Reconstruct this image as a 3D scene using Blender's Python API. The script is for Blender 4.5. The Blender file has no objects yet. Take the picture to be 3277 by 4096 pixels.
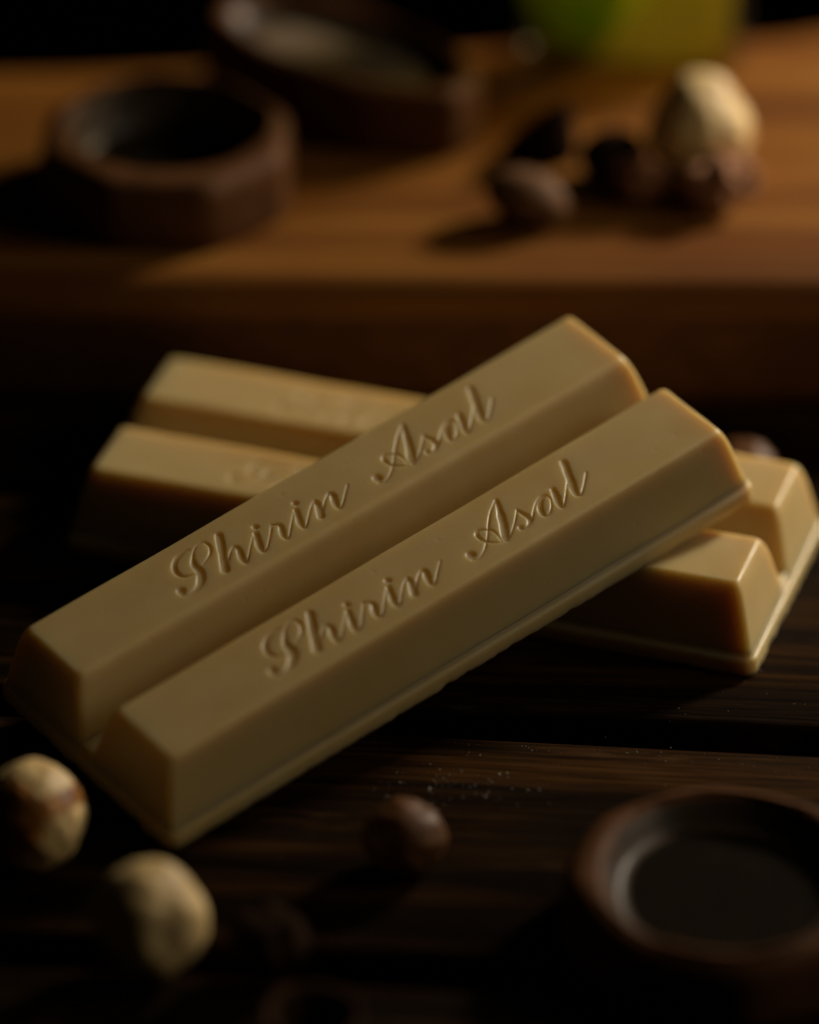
import bpy, bmesh, math, random
import numpy as np
from mathutils import Vector, Matrix, noise

S = bpy.context.scene
COL = S.collection
R = math.radians
MM = 0.001

# ------------------------------------------------------------------ camera
cam_d = bpy.data.cameras.new('camera')
cam = bpy.data.objects.new('camera', cam_d)
COL.objects.link(cam)
cam.location = (0.0, -0.60114, 0.38371)
cam.rotation_euler = (math.pi / 2 - 0.56811, 0, 0)
cam_d.sensor_fit = 'HORIZONTAL'
cam_d.sensor_width = 24.0
cam_d.lens = 153.32
cam_d.clip_start = 0.01
cam_d.clip_end = 20.0
cam_d.dof.use_dof = True
cam_d.dof.focus_distance = 0.670
cam_d.dof.aperture_fstop = 4.4
S.camera = cam

# ------------------------------------------------------------------ world: a nearly dark room
W = bpy.data.worlds.new('World')
S.world = W
W.use_nodes = True
wb = W.node_tree.nodes['Background']
wb.inputs[0].default_value = (1.0, 0.86, 0.62, 1)
wb.inputs[1].default_value = 0.0024

S.view_settings.view_transform = 'Standard'
S.view_settings.look = 'None'
S.view_settings.exposure = 0.0
S.view_settings.gamma = 1.0
S.cycles.use_denoising = True
S.cycles.max_bounces = 10

# ------------------------------------------------------------------ lamps
def aim(o, p):
    o.rotation_euler = (Vector(p) - o.location).to_track_quat('-Z', 'Y').to_euler()

# the key: a warm spot low at the right rear, its beam centred on the board
kd = bpy.data.lights.new('key_lamp', 'SPOT')
key = bpy.data.objects.new('key_lamp', kd)
COL.objects.link(key)
KA, KE, KD = R(38), R(29), 0.49
key.location = (0.02 + KD * math.cos(KE) * math.cos(KA), 0.02 + KD * math.cos(KE) * math.sin(KA), 0.015 + KD * math.sin(KE))
aim(key, (0.196, 0.183, 0.02))
kd.energy = 15.9
kd.color = (1.0, 0.87, 0.69)
kd.shadow_soft_size = 0.040
kd.spot_size = R(80)
kd.spot_blend = 1.0

# a weaker soft lamp low on the right, a little in front: it opens the near sides
fd = bpy.data.lights.new('fill_lamp', 'AREA')
fill = bpy.data.objects.new('fill_lamp', fd)
COL.objects.link(fill)
fd.shape = 'RECTANGLE'
fd.size, fd.size_y = 0.18, 0.18
FA, FE, FD = R(-6), R(31), 0.60
fill.location = (FD * math.cos(FE) * math.cos(FA), FD * math.cos(FE) * math.sin(FA) - 0.02, FD * math.sin(FE))
aim(fill, (0, -0.02, 0))
fd.energy = 0.56
fd.color = (1.0, 0.88, 0.68)

# ------------------------------------------------------------------ helpers
def tag(o, label, cat, group=None):
    o['label'] = label
    o['category'] = cat
    if group:
        o['group'] = group
    return o

def mesh(name, verts, faces, mat=None, smooth=True):
    me = bpy.data.meshes.new(name)
    me.from_pydata([tuple(v) for v in verts], [], faces)
    me.update()
    if smooth:
        me.polygons.foreach_set('use_smooth', [True] * len(me.polygons))
    if mat:
        me.materials.append(mat)
    return me

def link(name, me, parent=None, loc=(0, 0, 0), rot=(0, 0, 0)):
    o = bpy.data.objects.new(name, me)
    COL.objects.link(o)
    o.location = loc
    o.rotation_euler = rot
    if parent:
        o.parent = parent
    return o

def empty(name, loc=(0, 0, 0), rot=(0, 0, 0)):
    o = bpy.data.objects.new(name, None)
    COL.objects.link(o)
    o.empty_display_size = 0.01
    o.location = loc
    o.rotation_euler = rot
    return o

def fix_normals(me):
    bm = bmesh.new()
    bm.from_mesh(me)
    bmesh.ops.recalc_face_normals(bm, faces=bm.faces)
    bm.to_mesh(me)
    bm.free()
    return me

def rings(name, loops, mat, cap0=True, cap1=True):
    """loft closed loops of equal length into one skin"""
    n = len(loops[0])
    verts = [p for l in loops for p in l]
    faces = []
    for i in range(len(loops) - 1):
        for j in range(n):
            k = (j + 1) % n
            faces.append((i * n + j, i * n + k, (i + 1) * n + k, (i + 1) * n + j))
    if cap0:
        faces.append(tuple(range(n))[::-1])
    if cap1:
        faces.append(tuple(range((len(loops) - 1) * n, len(loops) * n)))
    return fix_normals(mesh(name, verts, faces, mat))

def box(sx, sy, sz, bev, name, mat, seg=2):
    bm = bmesh.new()
    bmesh.ops.create_cube(bm, size=1.0)
    bmesh.ops.scale(bm, vec=(sx, sy, sz), verts=bm.verts)
    bmesh.ops.translate(bm, vec=(0, 0, -sz / 2), verts=bm.verts)
    if bev:
        bmesh.ops.bevel(bm, geom=bm.edges[:], offset=bev, segments=seg, affect='EDGES', profile=0.5)
    me = bpy.data.meshes.new(name)
    bm.to_mesh(me)
    bm.free()
    me.materials.append(mat)
    me.polygons.foreach_set('use_smooth', [True] * len(me.polygons))
    return me

# ------------------------------------------------------------------ materials
def newmat(name):
    m = bpy.data.materials.new(name)
    m.use_nodes = True
    nt = m.node_tree
    b = nt.nodes['Principled BSDF']
    return m, nt, b

def nd(nt, typ, **kw):
    n = nt.nodes.new(typ)
    for k, v in kw.items():
        if k in n.inputs:
            n.inputs[k].default_value = v
        else:
            setattr(n, k, v)
    return n

def coords(nt, scale, kind='Object'):
    tc = nd(nt, 'ShaderNodeTexCoord')
    mp = nd(nt, 'ShaderNodeMapping')
    mp.inputs['Scale'].default_value = scale
    nt.links.new(tc.outputs[kind], mp.inputs['Vector'])
    return mp.outputs[0]

def ramp(nt, src, stops):
    r = nd(nt, 'ShaderNodeValToRGB')
    el = r.color_ramp.elements
    while len(el) < len(stops):
        el.new(0.5)
    for e, (p, c) in zip(el, stops):
        e.position = p
        e.color = (*c, 1) if len(c) == 3 else c
    nt.links.new(src, r.inputs[0])
    return r.outputs[0]

def tex(nt, vec, scale, detail=4, rough=0.55, dist=0.0):
    n = nd(nt, 'ShaderNodeTexNoise', Scale=scale, Detail=detail, Roughness=rough, Distortion=dist)
    nt.links.new(vec, n.inputs['Vector'])
    return n.outputs['Fac']

def bump(nt, b, src, strength, dist):
    n = nd(nt, 'ShaderNodeBump', Strength=strength, Distance=dist)
    nt.links.new(src, n.inputs['Height'])
    nt.links.new(n.outputs[0], b.inputs['Normal'])
    return n

def mixc(nt, fac, a, c, mode='MIX'):
    m = nd(nt, 'ShaderNodeMix', data_type='RGBA', blend_type=mode)
    if isinstance(fac, float):
        m.inputs[0].default_value = fac
    else:
        nt.links.new(fac, m.inputs[0])
    for i, v in ((6, a), (7, c)):
        if isinstance(v, tuple):
            m.inputs[i].default_value = (*v, 1)
        else:
            nt.links.new(v, m.inputs[i])
    return m.outputs[2]

def mat_white_chocolate():
    m, nt, b = newmat('white_chocolate')
    v = coords(nt, (1, 1, 1))
    c = ramp(nt, tex(nt, v, 60, 3), [(0.3, (0.512, 0.354, 0.138)), (0.7, (0.536, 0.396, 0.182))])
    nt.links.new(c, b.inputs['Base Color'])
    b.inputs['Subsurface Weight'].default_value = 1.0
    b.inputs['Subsurface Radius'].default_value = (1.0, 0.74, 0.34)
    b.inputs['Subsurface Scale'].default_value = 0.0058
    b.inputs['IOR'].default_value = 1.45
    r = ramp(nt, tex(nt, v, 240, 5, 0.6), [(0.3, (0.36,) * 3), (0.75, (0.50,) * 3)])
    nt.links.new(r, b.inputs['Roughness'])
    fine = tex(nt, v, 1400, 3, 0.6)
    sv = coords(nt, (420, 90, 420))
    scuff = ramp(nt, tex(nt, sv, 1.0, 6, 0.75), [(0.60, (0, 0, 0)), (0.72, (1, 1, 1))])
    r = mixc(nt, scuff, r, (0.62, 0.62, 0.62))
    nt.links.new(r, b.inputs['Roughness'])
    pit = nd(nt, 'ShaderNodeTexVoronoi', Scale=230.0)
    nt.links.new(v, pit.inputs['Vector'])
    hole = ramp(nt, pit.outputs['Distance'], [(0.05, (1, 1, 1)), (0.10, (0, 0, 0))])
    wide = tex(nt, v, 130, 3, 0.5)
    ad = nd(nt, 'ShaderNodeMath', operation='MULTIPLY_ADD')
    nt.links.new(wide, ad.inputs[0])
    ad.inputs[1].default_value = 3.0
    nt.links.new(fine, ad.inputs[2])
    ad2 = nd(nt, 'ShaderNodeMath', operation='MULTIPLY_ADD')
    nt.links.new(hole, ad2.inputs[0])
    ad2.inputs[1].default_value = -1.6
    nt.links.new(ad.outputs[0], ad2.inputs[2])
    bump(nt, b, ad2.outputs[0], 0.28, 0.00007)
    return m

def mat_table():
    m, nt, b = newmat('dark_stained_plank')
    oi = nd(nt, 'ShaderNodeObjectInfo')
    tc = nd(nt, 'ShaderNodeTexCoord')
    off = nd(nt, 'ShaderNodeVectorMath', operation='ADD')
    sc = nd(nt, 'ShaderNodeVectorMath', operation='SCALE')
    sc.inputs['Scale'].default_value = 7.0
    comb = nd(nt, 'ShaderNodeCombineXYZ')
    for i in range(3):
        nt.links.new(oi.outputs['Random'], comb.inputs[i])
    nt.links.new(comb.outputs[0], sc.inputs[0])
    nt.links.new(tc.outputs['Object'], off.inputs[0])
    nt.links.new(sc.outputs[0], off.inputs[1])
    def mapped(scale):
        mp = nd(nt, 'ShaderNodeMapping')
        mp.inputs['Scale'].default_value = scale
        nt.links.new(off.outputs[0], mp.inputs[0])
        return mp.outputs[0]
    band = tex(nt, mapped((6, 130, 60)), 1.0, 5, 0.6, 0.5)
    grain = tex(nt, mapped((45, 1500, 300)), 1.0, 4, 0.65, 0.2)
    wear = tex(nt, mapped((40, 160, 60)), 1.0, 5, 0.7)
    c1 = ramp(nt, band, [(0.34, (0.005, 0.0027, 0.0011)), (0.50, (0.016, 0.0074, 0.0021)), (0.70, (0.060, 0.0255, 0.0060))])
    c2 = ramp(nt, grain, [(0.40, (0.13, 0.11, 0.10)), (0.60, (1.0, 1.0, 1.0))])
    c = mixc(nt, 0.85, c1, c2, 'MULTIPLY')
    w = ramp(nt, wear, [(0.60, (0, 0, 0)), (0.76, (1, 1, 1))])
    c = mixc(nt, w, c, (0.060, 0.028, 0.009))
    nt.links.new(c, b.inputs['Base Color'])
    rr = ramp(nt, wear, [(0.3, (0.42,) * 3), (0.8, (0.7,) * 3)])
    nt.links.new(rr, b.inputs['Roughness'])
    b.inputs['Specular IOR Level'].default_value = 0.03
    bump(nt, b, grain, 0.5, 0.00022)
    return m

def mat_board():
    m, nt, b = newmat('orange_brown_board_wood')
    v = coords(nt, (7, 210, 90))
    g = tex(nt, v, 1.0, 5, 0.6, 0.6)
    v2 = coords(nt, (30, 900, 300))
    g2 = tex(nt, v2, 1.0, 3, 0.6)
    v3 = coords(nt, (1, 1, 1))
    blot = tex(nt, v3, 38, 3, 0.5)
    c = ramp(nt, g, [(0.30, (0.145, 0.050, 0.005)), (0.52, (0.25, 0.099, 0.013)), (0.72, (0.36, 0.165, 0.030))])
    c = mixc(nt, 0.5, c, ramp(nt, g2, [(0.35, (0.72, 0.68, 0.62)), (0.65, (1, 1, 1))]), 'MULTIPLY')
    wide = tex(nt, coords(nt, (5, 75, 40)), 1.0, 3, 0.55, 0.8)
    c = mixc(nt, 0.75, c, ramp(nt, wide, [(0.38, (0.62, 0.50, 0.38)), (0.60, (1, 1, 1))]), 'MULTIPLY')
    c = mixc(nt, 0.6, c, ramp(nt, blot, [(0.35, (0.80, 0.66, 0.5)), (0.65, (1, 1, 1))]), 'MULTIPLY')
    nt.links.new(c, b.inputs['Base Color'])
    b.inputs['Roughness'].default_value = 0.55
    b.inputs['Specular IOR Level'].default_value = 0.18
    bump(nt, b, g2, 0.3, 0.0002)
    return m

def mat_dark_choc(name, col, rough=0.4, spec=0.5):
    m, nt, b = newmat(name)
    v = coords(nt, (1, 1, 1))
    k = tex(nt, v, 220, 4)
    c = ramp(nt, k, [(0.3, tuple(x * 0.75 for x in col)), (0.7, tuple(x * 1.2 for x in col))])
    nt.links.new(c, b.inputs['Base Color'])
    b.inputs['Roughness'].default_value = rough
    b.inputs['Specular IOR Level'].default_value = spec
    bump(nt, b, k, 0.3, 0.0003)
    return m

def mat_nut(name, skin=None, base=((0.66, 0.455, 0.185), (0.86, 0.63, 0.30)), zrange=None):
    """blanched kernel, optionally with leftover brown skin where the noise says so"""
    m, nt, b = newmat(name)
    v = coords(nt, (1, 1, 1))
    k = tex(nt, v, 260, 4, 0.6)
    c = ramp(nt, k, [(0.3, base[0]), (0.7, base[1])])
    if skin is not None:
        d0, cosr, pn, ph, d1 = skin      # a round patch about d0 and a narrow streak running off it
        tc = nd(nt, 'ShaderNodeTexCoord')
        nv = nd(nt, 'ShaderNodeVectorMath', operation='NORMALIZE')
        nt.links.new(tc.outputs['Object'], nv.inputs[0])
        wob = tex(nt, v, 330, 4, 0.6)
        def dot(d):
            q = nd(nt, 'ShaderNodeVectorMath', operation='DOT_PRODUCT')
            q.inputs[1].default_value = d
            nt.links.new(nv.outputs[0], q.inputs[0])
            return q.outputs['Value']
        def math_(op, a, c):
            q = nd(nt, 'ShaderNodeMath', operation=op)
            for i, s in enumerate((a, c)):
                if isinstance(s, (int, float)):
                    q.inputs[i].default_value = s
                else:
                    nt.links.new(s, q.inputs[i])
            return q.outputs[0]
        w = math_('MULTIPLY', math_('SUBTRACT', wob, 0.5), 0.5)
        patch = math_('ADD', math_('SUBTRACT', dot(d0), cosr), w)
        streak = math_('ADD', math_('SUBTRACT', ph, math_('ABSOLUTE', dot(pn), 0)), math_('MULTIPLY', w, 0.6))
        streak = math_('MINIMUM', streak, math_('SUBTRACT', dot(d1), 0.45))
        f = math_('MAXIMUM', patch, streak)
        f = ramp(nt, math_('ADD', f, 0.5), [(0.47, (0, 0, 0)), (0.54, (1, 1, 1))])
        sk = ramp(nt, tex(nt, v, 500, 4, 0.65), [(0.35, (0.15, 0.045, 0.004)), (0.65, (0.50, 0.20, 0.012))])
        c = mixc(nt, f, c, sk)
    nt.links.new(c, b.inputs['Base Color'])
    b.inputs['Roughness'].default_value = 0.5
    b.inputs['Subsurface Weight'].default_value = 0.35
    b.inputs['Subsurface Radius'].default_value = (1.0, 0.5, 0.2)
    b.inputs['Subsurface Scale'].default_value = 0.0012
    bump(nt, b, k, 0.7, 0.0008)
    return m

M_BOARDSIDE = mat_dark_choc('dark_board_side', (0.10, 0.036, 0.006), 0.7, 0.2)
M_WC = mat_white_chocolate()
M_TABLE = mat_table()
M_BOARD = mat_board()
M_CHOC = mat_dark_choc('brown_chocolate', (0.100, 0.039, 0.012), 0.6, 0.12)
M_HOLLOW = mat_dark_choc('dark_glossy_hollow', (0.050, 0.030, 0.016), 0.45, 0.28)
M_BEAN = mat_dark_choc('dark_bean_skin', (0.125, 0.060, 0.026), 0.6, 0.12)
M_BLACKBEAN = mat_dark_choc('blackish_bean_skin', (0.020, 0.009, 0.004), 0.8, 0.03)
M_RUSSET = mat_dark_choc('russet_nut_skin', (0.115, 0.045, 0.012), 0.48, 0.3)
M_CRUMB = mat_dark_choc('crumbly_brown', (0.32, 0.150, 0.075), 0.7, 0.15)
M_UNDER = mat_dark_choc('reddish_brown_rail', (0.05, 0.011, 0.006), 0.6, 0.1)
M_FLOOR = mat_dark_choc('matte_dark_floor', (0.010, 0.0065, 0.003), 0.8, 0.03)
M_PALEFLOOR = mat_dark_choc('greyish_brown_floor', (0.17, 0.122, 0.075), 0.5, 0.3)

# ------------------------------------------------------------------ black cloth far behind
bd = link('backdrop', mesh('backdrop', [(-2.5, 1.4, -1.0), (2.5, 1.4, -1.0), (2.5, 1.4, 1.6), (-2.5, 1.4, 1.6)], [(0, 1, 2, 3)],
                           mat_dark_choc('black_cloth', (0.004, 0.004, 0.004), 0.95, 0.0), False))
bd['kind'] = 'structure'

# ------------------------------------------------------------------ table of slats
AZ = R(-5.0)
table = empty('slatted_table', (0, 0, 0), (0, 0, AZ))
tag(table, 'dark stained wooden table top of wide slats with open gaps', 'table')
PITCH, GAP = 0.0520, 0.0058
rng = random.Random(4)
def slat_mesh(seed):
    me = box(0.90, PITCH - GAP, 0.014, 0.0011, 'plank', M_TABLE, 2)
    bm = bmesh.new()
    bm.from_mesh(me)
    bm.to_mesh(me)
    bm.free()
    return me
SLAT = slat_mesh(1)  # rail sheet pushed up into the slats so the gaps have a shallower floor
for k in range(-4, 3):
    yc = -0.0495 + PITCH * (k - 0.5) + PITCH
    dz = 0.0 if k in (-1, 0, 1) else rng.uniform(-0.0003, 0.0)
    link('plank', SLAT, table, (rng.uniform(-0.1, 0.1), yc, dz))
link('rail', box(0.90, 0.345, 0.010, 0.0005, 'rail', M_UNDER), table, (0, -0.071, -0.0046))

# ------------------------------------------------------------------ cutting board
HB = 0.020
def board_outline():
    pts = [(-0.30, 0.0275), (-0.15, 0.0270), (-0.05, 0.0268), (0.05, 0.0266), (0.15, 0.0262), (0.30, 0.026)]
    back = [(0.30, 0.15), (0.20, 0.145), (0.12, 0.134), (0.085, 0.119), (0.066, 0.108), (0.054, 0.1035), (0.033, 0.1045),
            (0.014, 0.1015), (-0.01, 0.0975), (-0.05, 0.0935), (-0.10, 0.092), (-0.30, 0.091)]
    return pts + back
def resample(poly, n):
    p = np.array(poly + [poly[0]], float)
    d = np.r_[0, np.cumsum(np.linalg.norm(np.diff(p, axis=0), axis=1))]
    t = np.linspace(0, d[-1], n, endpoint=False)
    return np.stack([np.interp(t, d, p[:, 0]), np.interp(t, d, p[:, 1])], 1)
def smooth_loop(p, it):
    for _ in range(it):
        p = 0.5 * p + 0.25 * (np.roll(p, 1, 0) + np.roll(p, -1, 0))
    return p
def inset(p, d):
    t = np.roll(p, -1, 0) - np.roll(p, 1, 0)
    t /= np.linalg.norm(t, axis=1)[:, None]
    return p + d * np.stack([-t[:, 1], t[:, 0]], 1)
bo = smooth_loop(resample(board_outline(), 400), 3)
def loop3(p, z):
    return [(x, y, z) for x, y in p]
prof = [(0.0016, 0.0002), (0.0002, 0.0016), (0.0, 0.004), (0.0, HB - 0.0050)]
for a in range(1, 8):
    t = a / 7 * math.pi / 2
    prof.append((0.0042 * (1 - math.cos(t)), HB - 0.0050 + 0.0050 * math.sin(t)))
loops = [loop3(inset(bo, d), z) for d, z in prof]
board = link('cutting_board', rings('cutting_board', loops, M_BOARD))
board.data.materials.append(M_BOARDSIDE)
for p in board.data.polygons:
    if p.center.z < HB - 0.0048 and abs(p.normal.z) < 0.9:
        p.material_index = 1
tag(board, 'thick orange brown wooden board with rounded front edge behind the white bars', 'cutting board')

# ------------------------------------------------------------------ white chocolate bars
STROKES = [[(-20.6,3.36,0.23),(-21.5,3.46,0.4),(-22.78,3.14,0.64),(-23.83,2.32,0.77),(-24.35,1.27,0.73),(-24.35,0.22,0.53),(-23.72,-0.47,0.37),(-22.78,-0.74,0.23)],[(-20.87,0.06,0.2),(-19.84,0.53,0.27),(-18.91,1.15,0.47),(-18.27,2.12,0.54),(-18.27,3.03,0.37),(-18.65,3.36,0.23),(-19.73,3.17,0.23),(-20.89,2.27,0.33),(-21.8,0.83,0.84),(-22.01,-0.74,1.3),(-22.7,-1.88,1.17),(-23.84,-2.78,0.83),(-25.02,-3.16,0.43),(-25.87,-3.07,0.27),(-26.37,-2.75,0.27)],[(-25.83,-1.9,1.2),(-25.98,-2.15,1.1)],[(-16.16,2.96,1.11),(-19.45,-2.71,1.17)],[(-18.04,-1.56,0.27),(-16.89,-0.49,0.3),(-15.95,-0.08,0.44),(-15.78,-0.68,0.74),(-16.19,-1.6,0.9),(-16.57,-2.55,0.84),(-16.68,-3.35,0.5),(-15.88,-2.85,0.27),(-14.46,-1.54,0.23),(-13.03,-0.22,0.23)],[(-12.37,0.1,0.81),(-13.0,-1.22,0.9),(-13.51,-2.44,0.87),(-13.65,-3.28,0.54),(-12.83,-2.98,0.27),(-11.6,-1.82,0.23),(-10.19,-0.32,0.27)],[(-11.71,1.14,0.94),(-11.71,1.07,0.91)],[(-9.96,0.1,0.24),(-9.81,-0.23,0.37),(-9.28,-0.51,0.44),(-9.23,-1.07,0.74),(-9.68,-1.91,0.91),(-10.02,-2.71,0.77),(-9.98,-3.33,0.47),(-9.23,-2.96,0.27),(-7.84,-1.6,0.24),(-6.47,-0.21,0.24)],[(-5.8,0.1,0.77),(-6.44,-1.22,0.91),(-6.96,-2.32,0.87),(-7.08,-3.25,0.54),(-6.36,-2.92,0.27),(-5.11,-1.75,0.24),(-3.83,-0.6,0.27),(-2.99,-0.2,0.4)],[(-5.1,1.19,0.94),(-5.1,1.12,0.91)],[(-3.03,-0.39,0.67),(-3.2,-1.16,0.98),(-4.21,-3.05,1.04)],[(-3.51,-2.53,0.27),(-2.2,-1.24,0.3),(-0.78,-0.3,0.41),(-0.55,-0.83,0.74),(-1.02,-1.8,0.91),(-1.36,-2.68,0.81),(-1.34,-3.36,0.47),(-0.44,-2.81,0.27),(0.75,-1.73,0.24),(2.11,-0.5,0.2)],[(5.77,-2.14,1.32),(5.69,-2.33,1.26)],[(5.24,-3.09,0.26),(6.01,-3.39,0.29),(7.11,-2.95,0.29),(8.29,-2.07,0.29),(9.55,-0.86,0.29),(11.0,0.71,0.32),(12.56,2.19,0.34),(14.5,3.61,0.32)],[(14.58,3.54,0.53),(13.57,1.55,0.88),(12.4,-0.55,1.11),(11.34,-2.21,1.21),(10.8,-3.02,0.79)],[(10.16,-3.09,0.24),(9.48,-2.51,0.26),(8.77,-1.72,0.34),(8.47,-0.72,0.53),(8.59,0.13,0.55),(9.14,0.55,0.42),(9.85,0.28,0.29),(10.47,-0.43,0.29),(10.6,-1.54,0.29),(10.22,-3.02,0.24)],[(10.74,-3.22,0.4),(11.83,-2.77,0.26),(13.36,-1.67,0.26),(14.52,-0.61,0.26),(15.38,0.25,0.32)],[(15.37,0.15,0.32),(15.46,-0.54,0.53),(15.61,-1.45,0.77),(15.43,-2.21,0.77),(14.69,-2.86,0.53),(13.87,-3.04,0.34),(13.46,-2.92,0.34)],[(13.72,-2.61,0.79),(13.69,-2.69,0.74)],[(15.51,-2.54,0.26),(16.66,-1.48,0.29),(18.06,-0.37,0.32),(19.25,0.15,0.37),(19.97,-0.02,0.32)],[(19.99,-0.2,0.29),(19.27,-0.14,0.61),(18.28,-0.83,0.88),(17.54,-2.0,0.79),(17.42,-2.95,0.45),(18.24,-2.89,0.29),(19.14,-2.13,0.29),(19.91,-0.97,0.29),(19.99,-0.2,0.29)],[(21.3,0.11,0.82),(20.71,-1.16,0.93),(20.14,-2.37,0.9),(19.96,-3.18,0.53),(20.76,-2.79,0.29),(22.06,-1.57,0.29),(23.59,-0.03,0.29)],[(25.67,3.16,0.99),(24.39,0.58,1.07),(23.39,-1.45,1.06),(22.98,-2.67,0.8),(23.38,-2.97,0.4),(24.49,-2.16,0.29),(26.54,-0.24,0.27)]]
FL, FW, FP, FH, ZB = 0.0905, 0.01240, 0.01912, 0.01225, 0.0024
LEDGE = 0.0031

def catmull(pts, step=0.06):
    p = np.array(pts, float)
    if len(p) < 3:
        n = max(2, int(np.linalg.norm(p[-1, :2] - p[0, :2]) / step) + 1)
        t = np.linspace(0, 1, n)[:, None]
        return p[0] * (1 - t) + p[-1] * t
    q = np.vstack([2 * p[0] - p[1], p, 2 * p[-1] - p[-2]])
    out = []
    for i in range(1, len(q) - 2):
        a, b_, c_, d_ = q[i - 1], q[i], q[i + 1], q[i + 2]
        n = max(2, int(np.linalg.norm(c_[:2] - b_[:2]) / step) + 1)
        for t in np.linspace(0, 1, n, endpoint=False):
            out.append(0.5 * ((2 * b_) + (-a + c_) * t + (2 * a - 5 * b_ + 4 * c_ - d_) * t * t + (-a + 3 * b_ - 3 * c_ + d_) * t ** 3))
    out.append(p[-1])
    return np.array(out)

def engraving(xs, ys, seed):
    """depth in mm of the script lettering over the grid xs * ys (mm)"""
    sd = np.full((len(xs), len(ys)), -9.0)
    dep = np.zeros_like(sd)
    for s in STROKES:
        for x, y, w in catmull(s):
            jx = noise.noise(Vector((x * 0.25, y * 0.25, seed)))
            jy = noise.noise(Vector((x * 0.25, y * 0.25, seed + 7.0)))
            x, y, w = x + 0.10 * jx, y + 0.10 * jy, w * (1 + 0.16 * noise.noise(Vector((x * 0.7, y * 0.7, seed + 3.0))))
            r = max(w, 0.16) / 2
            m = r + 0.5
            i0, i1 = np.searchsorted(xs, (x - m, x + m))
            j0, j1 = np.searchsorted(ys, (y - m, y + m))
            if i1 <= i0 or j1 <= j0:
                continue
            dd = np.hypot(xs[i0:i1, None] - x, ys[None, j0:j1] - y)
            sd[i0:i1, j0:j1] = np.maximum(sd[i0:i1, j0:j1], r - dd)
    e = np.clip((sd + 0.16) / 0.35, 0, 1)           # soft lip outside the stroke, wall inside it
    e = e * e * (3 - 2 * e)
    flo = np.clip(sd / 0.45, 0, 1)
    return e * (0.150 + 0.07 * flo)

def smin(a, b_, k):
    h = np.clip(0.5 + 0.5 * (b_ - a) / k, 0, 1)
    return b_ * (1 - h) + a * h - k * h * (1 - h)

def finger_mesh(side):
    """side = -1 near finger (outer side at -y), +1 far finger"""
    hl = FL / 2
    d_end, d_out, d_in = 0.00235, 0.0021, 0.0027
    dlo, dhi = (d_out, d_in) if side < 0 else (d_in, d_out)
    xa, xb = -hl - d_end, hl + d_end
    ya, yb = -FW / 2 - dlo, FW / 2 + dhi
    def axis(a, b_, da, db, t0, t1, fine, mid):
        u = list(np.linspace(a, a + da * 0.7, 10, endpoint=False)) + list(np.linspace(a + da * 0.7, a + da + 0.0016, 22, endpoint=False))
        u += list(np.arange(a + da + 0.0016, t0, mid))
        u += list(np.arange(t0, t1, fine))
        e1 = b_ - db - 0.0016
        if t1 < e1:
            u += list(np.arange(t1, e1, mid))
        u = [q for q in u if q < e1 - 1e-5]
        u += list(np.linspace(e1, b_ - db * 0.7, 22, endpoint=False)) + list(np.linspace(b_ - db * 0.7, b_, 11))
        return np.array(u)
    xs = axis(xa, xb, d_end, d_end, -0.0272, 0.0274, 0.00010, 0.0008)
    ys = axis(ya, yb, dlo, dhi, ya + dlo + 0.0016, yb - dhi - 0.0016, 0.00010, 0.00010)
    H = FH - ZB
    gx = np.minimum((xs - xa) * H / d_end, (xb - xs) * H / d_end)[:, None]
    gy = smin((ys - ya) * H / dlo, (yb - ys) * H / dhi, 0.002)[None, :]
    z = smin(gx + 0 * gy, gy + 0 * gx, 0.0042)
    z = smin(z, np.full_like(z, H), 0.0040)
    zmin = z[0, 0]
    edge = np.zeros_like(z, bool)
    edge[0, :] = edge[-1, :] = edge[:, 0] = edge[:, -1] = True
    z[edge] = np.minimum(z[edge], 0)
    z = ZB + np.maximum(z, 0)
    z -= engraving(xs * 1000, ys * 1000, 5.0 * side) * MM * (z > FH - 0.0018)
    # hand-cast unevenness of the top
    nx, ny = len(xs), len(ys)
    X, Y = np.meshgrid(xs, ys, indexing='ij')
    z = z + np.where(edge, 0, 0.00004 * np.sin(X * 260 + 1.3 * side) * np.sin(Y * 700 + 0.5))
    co = np.stack([X, Y, z], -1).reshape(-1, 3)
    idx = np.arange(nx * ny).reshape(nx, ny)
    f = np.stack([idx[:-1, :-1], idx[1:, :-1], idx[1:, 1:], idx[:-1, 1:]], -1).reshape(-1, 4)
    rim = list(idx[:, 0]) + list(idx[-1, 1:]) + list(idx[-2::-1, -1]) + list(idx[0, -2:0:-1])
    me = bpy.data.meshes.new('finger')
    nf = len(f)
    nl = nf * 4 + len(rim)
    me.vertices.add(len(co))
    me.vertices.foreach_set('co', co.ravel())
    me.loops.add(nl)
    me.loops.foreach_set('vertex_index', np.r_[f.ravel(), np.array(rim[::-1])].astype(np.int32))
    me.polygons.add(nf + 1)
    me.polygons.foreach_set('loop_start', np.r_[np.arange(nf) * 4, nf * 4].astype(np.int32))
    me.polygons.foreach_set('use_smooth', np.ones(nf + 1, bool))
    me.update(calc_edges=True)
    me.validate()
    me.materials.append(M_WC)
    return me

def rrect(hx, hy, r, n=240):
    """rounded rectangle, evenly sampled"""
    p = []
    for cx, cy, a0 in ((hx - r, hy - r, 0), (-hx + r, hy - r, 90), (-hx + r, -hy + r, 180), (hx - r, -hy + r, 270)):
        for i in range(9):
            a = R(a0 + i * 11.25)
            p.append((cx + r * math.cos(a), cy + r * math.sin(a)))
    return resample(p, n)

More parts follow.
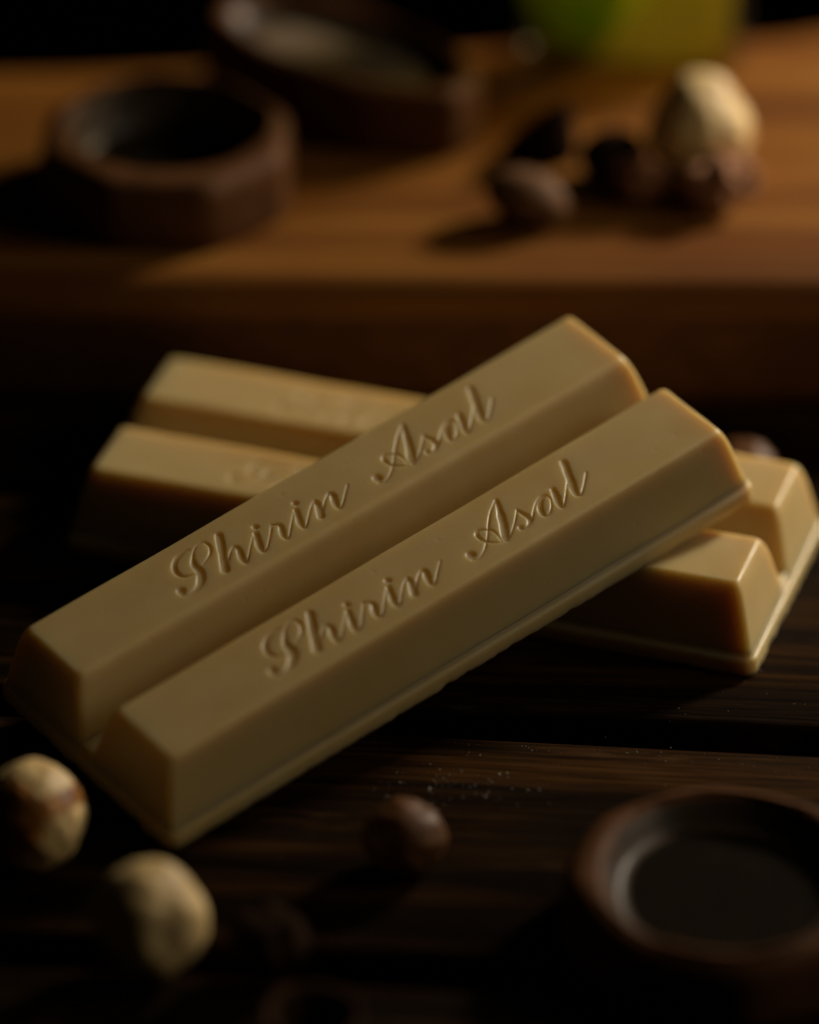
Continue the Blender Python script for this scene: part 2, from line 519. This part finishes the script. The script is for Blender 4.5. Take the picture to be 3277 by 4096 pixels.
def base_mesh(seed):
    hx, hy = FL / 2 + 0.00298, FP / 2 + FW / 2 + 0.0027
    q = rrect(hx, hy, 0.0016, 420)
    loops = []
    def ring(d, z, rough=0.0):
        p = inset(q, d)
        out = []
        for x, y in p:
            k = noise.fractal(Vector((x * 420, y * 420, seed)), 0.6, 2.0, 3) * rough
            s = 1 + k / max(0.012, math.hypot(x, y))
            out.append((x * s, y * s, z + abs(k) * 0.5))
        loops.append(out)
    ring(0.0012, 0.0)
    ring(0.0001, 0.0001, 0.00026)
    ring(0.0, 0.0005, 0.00020)
    ring(0.00004, 0.0011, 0.00007)
    ring(0.00005, 0.0019)
    ring(0.00014, 0.0023)
    ring(0.00036, 0.00252)
    ring(0.00050, 0.00256)
    ring(0.00060, 0.00268)
    ring(0.00068, 0.00300)
    ring(0.00088, 0.00312)
    ring(0.00102, 0.00316)
    # plinth between the fingers: it carries the floor of the groove
    ring(0.00104, 0.00325)
    ring(0.00105, 0.00385)
    ring(0.00140, 0.00400)
    return rings('base', loops, M_WC)

F_NEAR, F_FAR = finger_mesh(-1), finger_mesh(1)
def bar(label, mat4, seed):
    t = empty('white_chocolate_bar')
    t.matrix_world = mat4
    tag(t, label, 'chocolate bar', 'two finger white chocolate bars')
    link('base', base_mesh(seed), t)
    link('finger', F_FAR, t, (0, FP / 2, 0))
    link('finger', F_NEAR, t, (0, -FP / 2, 0))
    return t
bar('lower white chocolate bar lying flat on the table beneath the slanted bar',
    Matrix.Translation((0.004778, -0.007634, 0.0)) @ Matrix.Rotation(-0.318985, 4, 'Z'), 3.0)
bar('upper white chocolate bar propped diagonally, its embossed Shirin Asal lettering in full view',
    Matrix.Translation((-0.003402, -0.035402, 0.00968)) @ Matrix.Rotation(0.661056, 4, 'Z')
    @ Matrix.Rotation(-0.155903, 4, 'Y') @ Matrix.Rotation(0.115729, 4, 'X'), 11.0)

# ------------------------------------------------------------------ brown pieces with a hollow on top
def oct_radius(phi, R0, phi0, k, sharp):
    s = 2 * math.pi / k
    d = ((phi - phi0) % s) - s / 2
    return R0 * (math.cos(s / 2) / math.cos(d)) ** sharp
def hollow_piece(label, loc, rotz, ax, ay, h, hx, hy, depth, phi0, sharp, floor_mat, rnd=0.0022, seed=1.0, wall=0.84, hoff=0.0):
    t = empty('chocolate_piece', loc, (0, 0, rotz))
    tag(t, label, 'chocolate', 'brown chocolates with a hollow top')
    N = 144
    ph = [2 * math.pi * i / N for i in range(N)]
    def wob(p, a):
        return 1 + a * noise.noise(Vector((math.cos(p) * 1.6, math.sin(p) * 1.6, seed)))
    o = np.array([(ax * oct_radius(p, 1, phi0, 8, sharp) * math.cos(p), ay * oct_radius(p, 1, phi0, 8, sharp) * math.sin(p)) for p in ph])
    o *= np.array([wob(p, 0.025) for p in ph])[:, None]
    o = smooth_loop(o, 4)
    hole = np.array([(hx * math.cos(p), hy * math.sin(p)) for p in ph]) * np.array([wob(p + 2, 0.03) for p in ph])[:, None]
    hc = np.array([0, hoff])
    rad = np.linalg.norm(o, axis=1)[:, None]
    L = []
    for s, z in ((0.97, 0.0), (0.995, 0.0004), (1.0, 0.0014), (0.99, h - rnd)):
        L.append([(x * s, y * s, z) for x, y in o])
    for a in range(1, 8):
        tt = a / 7 * math.pi / 2
        c = o * 0.99 * (1 - rnd * (1 - math.cos(tt)) / rad)
        L.append([(x, y, h - rnd + rnd * math.sin(tt)) for x, y in c])
    for s, dz in ((1.07, 0.0), (1.03, 0.0002), (1.0, 0.0007)):
        L.append([(x, y, h - dz) for x, y in hole * s + hc])
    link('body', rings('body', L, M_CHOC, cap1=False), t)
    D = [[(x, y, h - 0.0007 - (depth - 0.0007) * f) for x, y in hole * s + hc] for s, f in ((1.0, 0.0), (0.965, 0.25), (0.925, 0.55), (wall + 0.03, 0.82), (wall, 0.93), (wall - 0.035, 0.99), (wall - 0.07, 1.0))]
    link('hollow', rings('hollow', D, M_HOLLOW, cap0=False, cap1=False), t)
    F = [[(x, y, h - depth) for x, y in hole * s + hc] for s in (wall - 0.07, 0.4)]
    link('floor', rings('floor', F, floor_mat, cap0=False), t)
    return t
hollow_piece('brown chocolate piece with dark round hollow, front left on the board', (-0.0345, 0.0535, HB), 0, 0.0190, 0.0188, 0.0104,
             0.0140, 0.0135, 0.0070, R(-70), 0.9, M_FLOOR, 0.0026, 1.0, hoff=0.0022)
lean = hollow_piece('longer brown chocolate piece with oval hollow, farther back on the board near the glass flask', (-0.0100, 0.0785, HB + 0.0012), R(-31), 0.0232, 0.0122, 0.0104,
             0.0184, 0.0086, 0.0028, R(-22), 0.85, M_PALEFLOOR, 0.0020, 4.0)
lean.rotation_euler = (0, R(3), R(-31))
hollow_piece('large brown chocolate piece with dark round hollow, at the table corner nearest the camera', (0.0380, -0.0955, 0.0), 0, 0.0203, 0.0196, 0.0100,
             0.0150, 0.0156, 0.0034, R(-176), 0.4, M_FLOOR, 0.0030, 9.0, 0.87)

# ------------------------------------------------------------------ glass flask at the back of the board
def mix_shader(nt, fac, a, b):
    m = nd(nt, 'ShaderNodeMixShader')
    if isinstance(fac, float):
        m.inputs[0].default_value = fac
    else:
        nt.links.new(fac, m.inputs[0])
    nt.links.new(a, m.inputs[1])
    nt.links.new(b, m.inputs[2])
    return m.outputs[0]
def mat_glass():
    m, nt, b = newmat('clear_glass')
    t = nd(nt, 'ShaderNodeBsdfTransparent')
    t.inputs[0].default_value = (0.93, 0.92, 0.84, 1)
    g = nd(nt, 'ShaderNodeBsdfGlossy', Roughness=0.35)
    g.inputs['Color'].default_value = (0.28, 0.27, 0.22, 1)
    fr = nd(nt, 'ShaderNodeLayerWeight', Blend=0.12)
    nt.links.new(mix_shader(nt, fr.outputs['Facing'], t.outputs[0], g.outputs[0]), nt.nodes['Material Output'].inputs[0])
    return m
def mat_oil():
    m, nt, b = newmat('amber_liquid')
    t = nd(nt, 'ShaderNodeBsdfTransparent')
    t.inputs[0].default_value = (0.95, 0.90, 0.45, 1)
    tr = nd(nt, 'ShaderNodeBsdfTranslucent')
    tr.inputs[0].default_value = (0.72, 0.55, 0.08, 1)
    nt.links.new(mix_shader(nt, 0.27, t.outputs[0], tr.outputs[0]), nt.nodes['Material Output'].inputs[0])
    return m
def mat_green():
    m, nt, b = newmat('bright_green_skin')
    v = coords(nt, (1, 1, 1))
    c = ramp(nt, tex(nt, v, 120, 3), [(0.30, (0.30, 0.56, 0.015)), (0.62, (0.62, 0.78, 0.05))])
    nt.links.new(c, b.inputs['Base Color'])
    b.inputs['Roughness'].default_value = 0.3
    tr = nd(nt, 'ShaderNodeBsdfTranslucent')
    nt.links.new(c, tr.inputs[0])
    nt.links.new(mix_shader(nt, 0.75, b.outputs[0], tr.outputs[0]), nt.nodes['Material Output'].inputs[0])
    return m
flask = empty('glass_flask', (0.0333, 0.0945, HB))
tag(flask, 'flat glass flask with amber liquid at the back edge of the board', 'flask')
out = rrect(0.0167, 0.0060, 0.0042, 160)
L = []
for d, z in ((0.0022, 0.0), (0.0006, 0.0004), (0.0, 0.0016), (0.0, 0.050), (0.0005, 0.0507), (0.0013, 0.0507), (0.0016, 0.050), (0.0016, 0.0016), (0.0022, 0.0010)):
    L.append(loop3(inset(out, d), z))
link('glass', rings('glass', L, mat_glass()), flask)
L = [loop3(inset(out, d), z) for d, z in ((0.0025, 0.0012), (0.0018, 0.0018), (0.0018, 0.036), (0.0021, 0.0362))]
link('liquid', rings('liquid', L, mat_oil()), flask)
g = bmesh.new()
bmesh.ops.create_icosphere(g, subdivisions=4, radius=1.0)
for v in g.verts:
    k = 1 + 0.05 * noise.noise(v.co * 1.7)
    v.co = Vector((v.co.x * 0.0104 * k, v.co.y * 0.0036 * k, v.co.z * 0.0150 * k))
gm = bpy.data.meshes.new('green_fruit')
g.to_mesh(gm); g.free()
gm.materials.append(mat_green())
gm.polygons.foreach_set('use_smooth', [True] * len(gm.polygons))
tag(link('green_fruit', gm, None, (0.0260, 0.0939, HB + 0.0176)), 'bright green rounded fruit inside the glass flask', 'fruit')

# ------------------------------------------------------------------ nuts, beans and crumbs
def lump(name, rx, ry, rz, mat, seed, rough=0.04, freq=1.2, sub=5, tip=0.0, dimple=0.0, dim_dir=(0.3, -1, 0.2), ridges=0.0, facet=0.0, octv=2):
    bm = bmesh.new()
    bmesh.ops.create_icosphere(bm, subdivisions=sub, radius=1.0)
    off = Vector((seed * 3.17, seed * 1.31, seed * 2.23))
    dd = Vector(dim_dir).normalized()
    for v in bm.verts:
        n = v.co.normalized()
        k = 1 + rough * noise.fractal(n * freq + off, 1.0, 2.0, octv)
        if facet:
            c = noise.cell_vector(n * 1.6 + off)
            k += facet * (noise.noise(n * 2.3 + off) - 0.3 * abs(noise.noise(n * 6 + off)))
        if ridges:
            a = math.atan2(n.y, n.x)
            k += ridges * math.sin(a * 9 + 2 * noise.noise(n * 2 + off)) * (1 - n.z * n.z)
        if tip:
            k += tip * max(0, n.z) ** 6
        if dimple:
            q = max(0, n.dot(dd))
            k -= dimple * math.exp(-((1 - q) / 0.05))
        v.co = Vector((n.x * rx, n.y * ry, n.z * rz)) * k
    me = bpy.data.meshes.new(name)
    bm.to_mesh(me)
    bm.free()
    me.materials.append(mat)
    me.polygons.foreach_set('use_smooth', [True] * len(me.polygons))
    return me

def drop(o, z, eps=0.0002):
    """rest the lowest point of a placed mesh on height z"""
    mw = o.matrix_basis
    lo = min((mw @ v.co).z for v in o.data.vertices)
    o.location.z += z - lo - eps

def nut(name, me, loc, rot, label, cat, group, z=None):
    o = link(name, me, None, loc, rot)
    if z is not None:
        drop(o, z)
    return tag(o, label, cat, group)

HZ = 'blanched hazelnuts'
DK = 'dark beans and nut pieces'
M_PALE = mat_nut('blanched_kernel')
M_SKIN = mat_nut('part_skinned_kernel', ((-0.50, -0.76, 0.42), 0.70, (-0.454, 0.489, 0.744), 0.20, (0.55, -0.60, 0.58)))
M_PALE2 = mat_nut('golden_kernel', ((0.75, -0.62, -0.10), 0.965, (0, 0, 1), -0.5, (0, 0, -1)), ((0.62, 0.42, 0.17), (0.74, 0.54, 0.25)))
nut('hazelnut', lump('hazelnut', 0.0064, 0.0066, 0.0071, M_SKIN, 3.0, 0.05, 2.6, ridges=0.008, octv=3), (-0.0462, -0.0800, 0.0069), (0, 0, 0),
    'pale hazelnut with a patch of red brown skin, at the left picture edge', 'hazelnut', HZ, 0.0)
nut('hazelnut', lump('hazelnut', 0.0067, 0.0067, 0.0075, M_PALE, 5.0, 0.07, 1.4, dimple=0.14, dim_dir=(0.45, -1, 0.25)), (-0.0309, -0.1018, 0.0071), (R(6), R(-8), 0),
    'clean cream hazelnut in front of the near end of the slanted white bar', 'hazelnut', HZ, 0.0)
pale = nut('hazelnut', lump('hazelnut', 0.0076, 0.0074, 0.0069, M_PALE2, 8.0, 0.07, 1.5, tip=0.32, ridges=0.02), (0.0413, 0.0585, 0.0272), (R(-8), R(6), R(30)),
    'large golden hazelnut resting on brown crumbs on the board', 'hazelnut', HZ, HB + 0.0003)
nut('bean', lump('bean', 0.0052, 0.0048, 0.0046, M_RUSSET, 12.0, 0.10, 1.3, dimple=0.06, dim_dir=(0.8, -0.5, 0.5)), (-0.0006, -0.0812, 0.0046), (0, 0, 0),
    'round russet nut alone on the table below the slanted bar', 'nut', DK, 0.0)
nut('nut_chunk', lump('nut_chunk', 0.0050, 0.0044, 0.0043, M_BLACKBEAN, 14.0, 0.10, 1.4, facet=0.22), (-0.0168, -0.1025, 0.004), (0, 0, R(30)),
    'almost black nut chunk just right of the cream hazelnut', 'nut piece', DK, 0.0)
nut('bean', lump('bean', 0.0042, 0.0036, 0.0026, M_RUSSET, 21.0, 0.08, 1.3, facet=0.1), (0.0466, 0.0085, 0.003), (R(10), R(15), R(-25)),
    'reddish nut mostly hidden behind the raised end of the slanted bar', 'nut', DK, 0.0)
def shard(name, pts, mat, bev, seed):
    """a broken piece: hull of a few corners, edges worn round"""
    bm = bmesh.new()
    for p in pts:
        bm.verts.new([c * MM * 1.3 for c in p])
    res = bmesh.ops.convex_hull(bm, input=bm.verts[:])
    bmesh.ops.bevel(bm, geom=bm.edges[:], offset=bev, segments=3, affect='EDGES', profile=0.5)
    bmesh.ops.triangulate(bm, faces=bm.faces[:])
    bmesh.ops.subdivide_edges(bm, edges=bm.edges[:], cuts=2, use_grid_fill=True)
    for v in bm.verts:
        v.co += Vector(v.co).normalized() * 0.0003 * noise.fractal(v.co * 420 + Vector((seed, 0, 0)), 1.0, 2.0, 3)
    me = bpy.data.meshes.new(name)
    bm.to_mesh(me)
    bm.free()
    me.materials.append(mat)
    me.polygons.foreach_set('use_smooth', [True] * len(me.polygons))
    return fix_normals(me)
nut('nut_chunk', shard('nut_chunk', [(3.4, 0.4, 4.3), (2.2, -1.2, 3.6), (-4.8, 0.2, -2.6), (-4.2, -1.0, -3.4), (4.2, -1.2, -3.4), (4.4, 2.2, -3.2), (-0.5, -3.6, -3.4), (0.2, 3.6, -3.2), (-0.8, 0.6, 1.4)], M_BLACKBEAN, 0.0005, 4.0),
    (0.0186, 0.0640, 0.0235), (0, 0, R(-6)), 'dark pointed nut shard, leftmost at the back of the cluster on the board', 'nut piece', DK, HB)
nut('bean', lump('bean', 0.0050, 0.0044, 0.0040, M_BLACKBEAN, 33.0, 0.05, 1.1), (0.0291, 0.0572, 0.0235), (0, 0, 0),
    'round blackish bean between the pointed shard and the golden hazelnut', 'bean', DK, HB)
nut('bean', lump('bean', 0.0061, 0.0043, 0.0039, M_BEAN, 36.0, 0.04, 1.0), (0.0166, 0.0452, 0.0236), (0, R(14), R(-14)),
    'oval brown bean lying frontmost on the wooden board', 'bean', DK, HB)
nut('nut_chunk', lump('nut_chunk', 0.0036, 0.0030, 0.0027, M_CRUMB, 41.0, 0.30, 2.2, facet=0.3), (0.0334, 0.0512, 0.0225), (0, 0, 0),
    'small crumbly nut piece in the shadow below the golden hazelnut', 'nut piece', DK, HB)
nut('nut_chunk', lump('nut_chunk', 0.0050, 0.0038, 0.0036, M_CRUMB, 44.0, 0.24, 1.9, facet=0.28), (0.0440, 0.0492, 0.0235), (0, R(-10), R(20)),
    'cracked brown nut piece directly in front of the golden hazelnut', 'nut piece', DK, HB)

# a brown half shell at the lower picture edge
M_SHELL = mat_dark_choc('dim_brown_shell', (0.034, 0.015, 0.006), 0.8, 0.04)
sh = empty('nut_shell', (-0.0115, -0.1185, 0.0))
tag(sh, 'small brown open nut shell at the bottom picture edge', 'nut shell')
N = 48
def shl(r, z, w=0.05):
    return [(r * (1 + w * noise.noise(Vector((math.cos(a), math.sin(a), 3.0)) * 1.5)) * math.cos(a),
             r * (1 + w * noise.noise(Vector((math.cos(a), math.sin(a), 3.0)) * 1.5)) * math.sin(a),
             z + 0.0006 * noise.noise(Vector((math.cos(a) * 2, math.sin(a) * 2, 9.0)))) for a in [2 * math.pi * i / N for i in range(N)]]
link('shell_wall', rings('shell_wall', [shl(r, z) for r, z in ((0.0020, 0.0008), (0.0042, 0.0012), (0.0056, 0.0032), (0.0060, 0.0058), (0.0057, 0.0064), (0.0051, 0.0062), (0.0045, 0.0040), (0.0030, 0.0022), (0.0012, 0.0018))], M_SHELL), sh)

# pale crumbs scattered over the near planks: nobody could count them
rng = random.Random(9)
cv, cf = [], []
def crumb(x, y, z, r):
    b0 = len(cv)
    pts = [Vector((1, 0, 0)), Vector((-0.6, 0.9, 0)), Vector((-0.5, -0.8, 0.1)), Vector((0.1, 0.1, 0.9)), Vector((0.3, 0.9, 0.4))]
    a = rng.uniform(0, 6.28)
    for p in pts:
        q = Vector((p.x * rng.uniform(0.6, 1.3), p.y * rng.uniform(0.5, 1.2), p.z * rng.uniform(0.5, 1.1)))
        cv.append((x + r * (q.x * math.cos(a) - q.y * math.sin(a)), y + r * (q.x * math.sin(a) + q.y * math.cos(a)), z + r * max(0, q.z) + 0.00002))
    for f in ((0, 1, 3), (1, 2, 3), (2, 0, 3), (0, 4, 1), (1, 4, 3), (0, 3, 4), (0, 2, 1)):
        cf.append(tuple(b0 + i for i in f))
for _ in range(90):
    crumb(rng.gauss(0.004, 0.005), rng.gauss(-0.0640, 0.0025), 0, rng.uniform(0.00005, 0.00021))
for _ in range(60):
    crumb(rng.uniform(-0.03, 0.05), rng.uniform(-0.092, -0.055), 0, rng.uniform(0.00004, 0.00016))
for _ in range(90):
    x = rng.uniform(-0.012, 0.055)
    crumb(x, -0.0538 - 0.087 * x - abs(rng.gauss(0, 0.0016)), 0, rng.uniform(0.00004, 0.00014))
for _ in range(34):
    x = rng.uniform(0.018, 0.058)
    crumb(x, -0.0425 - 0.087 * x + rng.gauss(0, 0.004), 0, rng.uniform(0.00004, 0.00014))
co_ = link('crumbs', fix_normals(mesh('crumbs', cv, cf, M_WC, False)))
tag(co_, 'tiny pale chocolate crumbs scattered on the dark slats below the bars', 'crumbs')
co_['kind'] = 'stuff'
